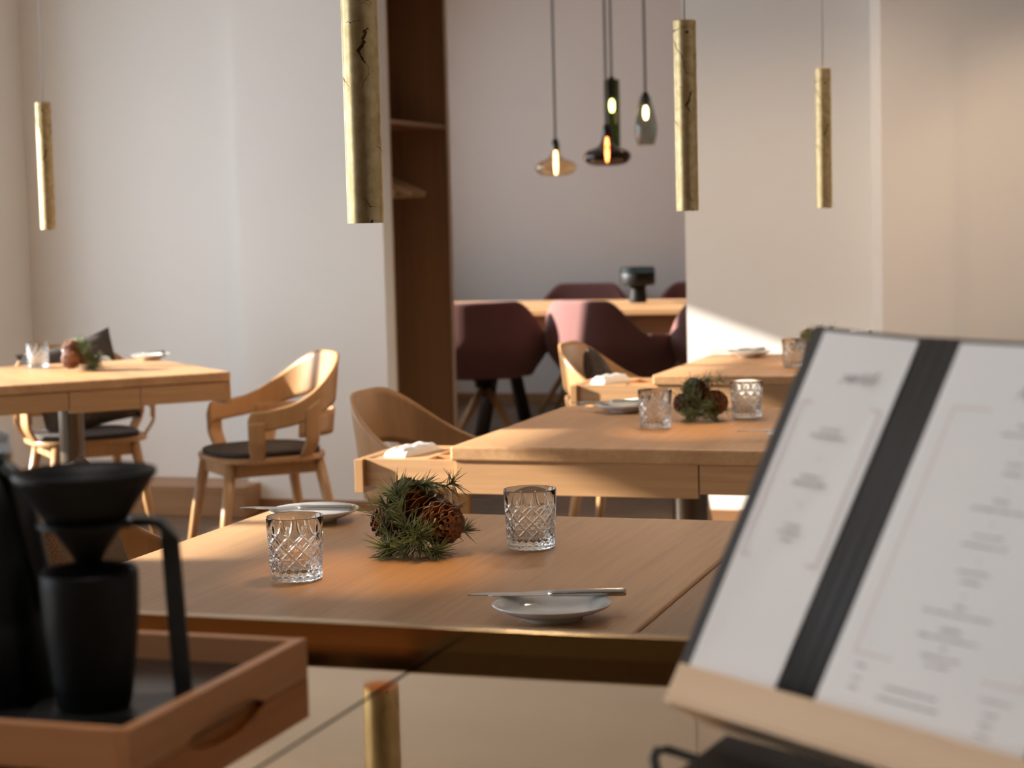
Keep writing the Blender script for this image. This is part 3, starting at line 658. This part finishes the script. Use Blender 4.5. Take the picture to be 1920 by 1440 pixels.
# ------------------------------------------------------------------ menu on its stand
e_ = Vector((.79382155, -.60810258, 0)).normalized(); g_ = Vector((.31484777, .42170941, .85031291)); g_ = (g_-e_*g_.dot(e_)).normalized(); n_ = e_.cross(g_)
S = Vector((-.18758838, 1.12726616, .98669607))
MM = Matrix((e_, g_, n_)).transposed().to_4x4(); MM.translation = S
def board(u0, u1, v0, v1, w0, w1, bev=0): return MB().box(u0, u1, v0, v1, w0, w1, bev)
st = thing('menu_stand', 'tilted menu stand with pale wooden ledge and black foot on the counter', 'menu stand'); st.matrix_world = MM
obj('ledge', MB().box(-.1145, .185, -.0275, -.0035, .0045, .0125, .001), beech, st)
obj('ledge_shelf', MB().box(-.1145, .185, -.0300, -.0276, -.030, .0125), beech, st)
obj('back_board', MB().box(-.07, .145, -.0275, .19, -.018, -.0085), beech, st)
mn = thing('menu_folder', 'open charcoal menu folder showing two printed white pages', 'menu'); mn.matrix_world = MM
def warp(mb, k=.09):   # the left leaf swings slightly forward about the fold
    out = []
    for (u, v, w_) in mb.v:
        if u < -.036: w_ = w_ + (-.036-u)*k*max(0, v+.03)/.28
        out.append((u, v, w_))
    mb.v = out; return mb
def grid(u0, u1, v0, v1, w0, w1, nu=12, nv=12):
    m = MB(); m.sheet(lambda a, b: Vector((u0+(u1-u0)*a, v0+(v1-v0)*b, w0)), nu, nv, w1-w0, False); return m
obj('cover', warp(MB().box(-.130, -.036, -.0265, .2475, -.0055, -.0015, .0008)), menuc, mn)
obj('cover', MB().box(-.0029, .172, -.0265, .2475, -.0055, -.0015, .0008), menuc, mn)
sp_ = MB()
obj('spine', sp_.sheet(lambda a, b: Vector((-.0362+.0335*a, -.0265+.274*b, -.0020+.0006*math.sin(a*PI*3)**2)), 24, 2, -.003), plain('spine_charcoal', (.04, .038, .038), .62, **{'Specular IOR Level': .3}), mn)
pgl = obj('page', warp(MB().box(-.1185, -.0375, -.0265, .2440, -.0013, -.0006)), paper, mn)
pgr = obj('page', MB().box(-.0015, .160, -.0265, .2440, -.0013, -.0006), paper, mn)
def textmesh(s, size, shear, M_):
    cu = bpy.data.curves.new('title', 'FONT'); cu.body = s; cu.size = size; cu.shear = shear; cu.align_x = 'CENTER'; cu.extrude = .0001; cu.offset = -size*.012
    o = bpy.data.objects.new('title', cu); C.objects.link(o); bpy.context.view_layer.update()
    me = bpy.data.meshes.new_from_object(o.evaluated_get(bpy.context.evaluated_depsgraph_get())); me.transform(M_)
    bpy.data.objects.remove(o); return me
def title(parent, cx, v, s='Aperitif', size=.0135):
    me = textmesh(s, size, .3, Matrix.Translation((cx, v, -.0004))); me.materials.append(ink)
    o = bpy.data.objects.new('title_lettering', me); C.objects.link(o); o.parent = parent; return o
tl_ = title(pgl, -.0785, .2085)
tl_.data.transform(Matrix.Translation((0, 0, .0034)))
title(pgr, .0790, .2085)
rnd = random.Random(4)
def lines(spec, cx, lift=0, wk=lambda u, v: 0):
    m = MB()
    for v, wd in spec:
        u = cx-wd/2
        while u < cx+wd/2:
            l = rnd.uniform(.0008, .0016); hh = rnd.choice((.0011, .0011, .0016)); z = -.0005+wk(u, v)
            m.box(u, min(u+l, cx+wd/2), v, v+hh, z, z+.0001); u += l+(.0005 if rnd.random() < .8 else .0012)
    return m
wk = lambda u, v: (-.036-u)*.09*max(0, v+.03)/.28+.0002
obj('print', lines([(.173, .018), (.168, .030), (.152, .001), (.139, .018), (.134, .030), (.119, .001), (.104, .014), (.099, .020), (.094, .010)], -.0785, wk=wk), ink, pgl)
obj('print', lines([(.190, .020), (.184, .040), (.174, .001), (.165, .014), (.159, .014), (.149, .001), (.141, .012), (.135, .042), (.126, .001), (.118, .022), (.112, .034), (.103, .001), (.095, .026), (.089, .016), (.080, .001), (.073, .008), (.068, .052), (.058, .016), (.053, .046), (.047, .003), (.041, .030), (.036, .018)], .0790), ink, pgr)
obj('print', lines([(.026, .010), (.018, .008), (.012, .008)], .024), ink, pgr); obj('print', lines([(.017, .040), (.010, .048)], .068), ink, pgr)
obj('print', lines([(.024, .022), (.016, .010), (.010, .010), (.004, .010)], .128), ink, pgr)
fr = MB(); t_ = .0008
for (u0, u1, v0, v1) in ((.0140, .0140+t_, .034, .2), (.0140, .045, .2-t_, .2), (.0140, .045, .034, .034+t_), (.1440-t_, .1440, .034, .2), (.113, .144, .034, .034+t_), (.113, .144, .2-t_, .2)): fr.box(u0, u1, v0, v1, -.0005, -.0004)
obj('frame_line', fr, rose, pgr)
fl = MB()
for (u0, u1, v0, v1) in ((-.0440-t_, -.0440, .080, .192), (-.0530, -.044, .192-t_, .192), (-.0530, -.044, .080, .080+t_), (-.1130, -.1130+t_, .080, .192), (-.1130, -.104, .192-t_, .192), (-.113, -.104, .080, .080+t_)):
    n_s = 6
    for k in range(n_s):
        a0, a1 = u0+(u1-u0)*k/n_s, u0+(u1-u0)*(k+1)/n_s; b0, b1 = (v0, v1) if (u1-u0) > .002 else (v0+(v1-v0)*k/n_s, v0+(v1-v0)*(k+1)/n_s)
        if (u1-u0) <= .002: a0, a1 = u0, u1
        z = wk(a0, b1)-.0005; fl.box(a0, a1, b0, b1, z, z+.0001)
obj('frame_line', fl, rose, pgl)
# black foot of the stand and a black loop handle lying by it
Wi = MM.inverted()
def onto(o): o.matrix_parent_inverse = Matrix.Identity(4); o.matrix_local = Wi; return o
ft = [(-.262, 1.216), (.04, 1.025), (.02, .80), (-.31, .86)]
onto(obj('foot_plate', MB().poly(ft, ZC+.0005, ZC+.012), black, st, bevel=.002))
onto(obj('support_post', MB().tube([(-.095, 1.085, ZC+.010), (-.060, 1.150, 1.055)], .008, 10), black, st))
lp = obj('wire_loop', MB().tube([(-.262, 1.160, ZC+.008), (-.292, 1.176, ZC+.010), (-.298, 1.172, ZC+.010), (-.297, 1.158, ZC+.009), (-.272, 1.08, ZC+.008)], .0032, 8), black, st); onto(lp)

# ------------------------------------------------------------------ ceiling spots (out of frame), some added as fill
def downlight(loc, label, energy, size=70, color=(1, .74, .50)):
    t = thing('recessed_spotlight', label, 'spotlight', loc, 0, 'recessed ceiling spotlights')
    obj('ring', MB().lathe([(.035, -.004), (.048, -.004), (.048, 0), (.035, 0)], 32, closed=True), steel, t)
    lamp('spot', 'SPOT', (0, 0, -.01), energy, color, t, spot_size=math.radians(size), spot_blend=.5, shadow_soft_size=.03)
W = (1, .78, .56); D = (1, .93, .86)
for x, y, e, c_, lb in ((-.30, 6.75, 42, W, 'recessed ceiling spotlight before the right-hand wall column'), (.9, 6.7, 60, W, 'recessed ceiling spotlight farthest right by the wall column'),
                    (-1.4, 5.9, 95, W, 'added wide ceiling fill spotlight before the wall with the sun patch'), (-.4, 3.6, 30, W, 'recessed ceiling spotlight between the nearest and middle tables'),  # wide spot is added to raise the warm fill on the middle wall
                    (1.2, 4.5, 50, W, 'recessed ceiling spotlight right of the middle table'), (-.45, .75, 40, D, 'added ceiling fill spotlight above the menu on the bar'),  # menu and tray spots are unseen, added to brighten the counter things
                    (-1.1, .85, 28, D, 'added ceiling fill spotlight above the tray on the bar')):
    downlight((x, y, CEIL), lb, e, 130 if y == 5.9 else 70, color=c_)
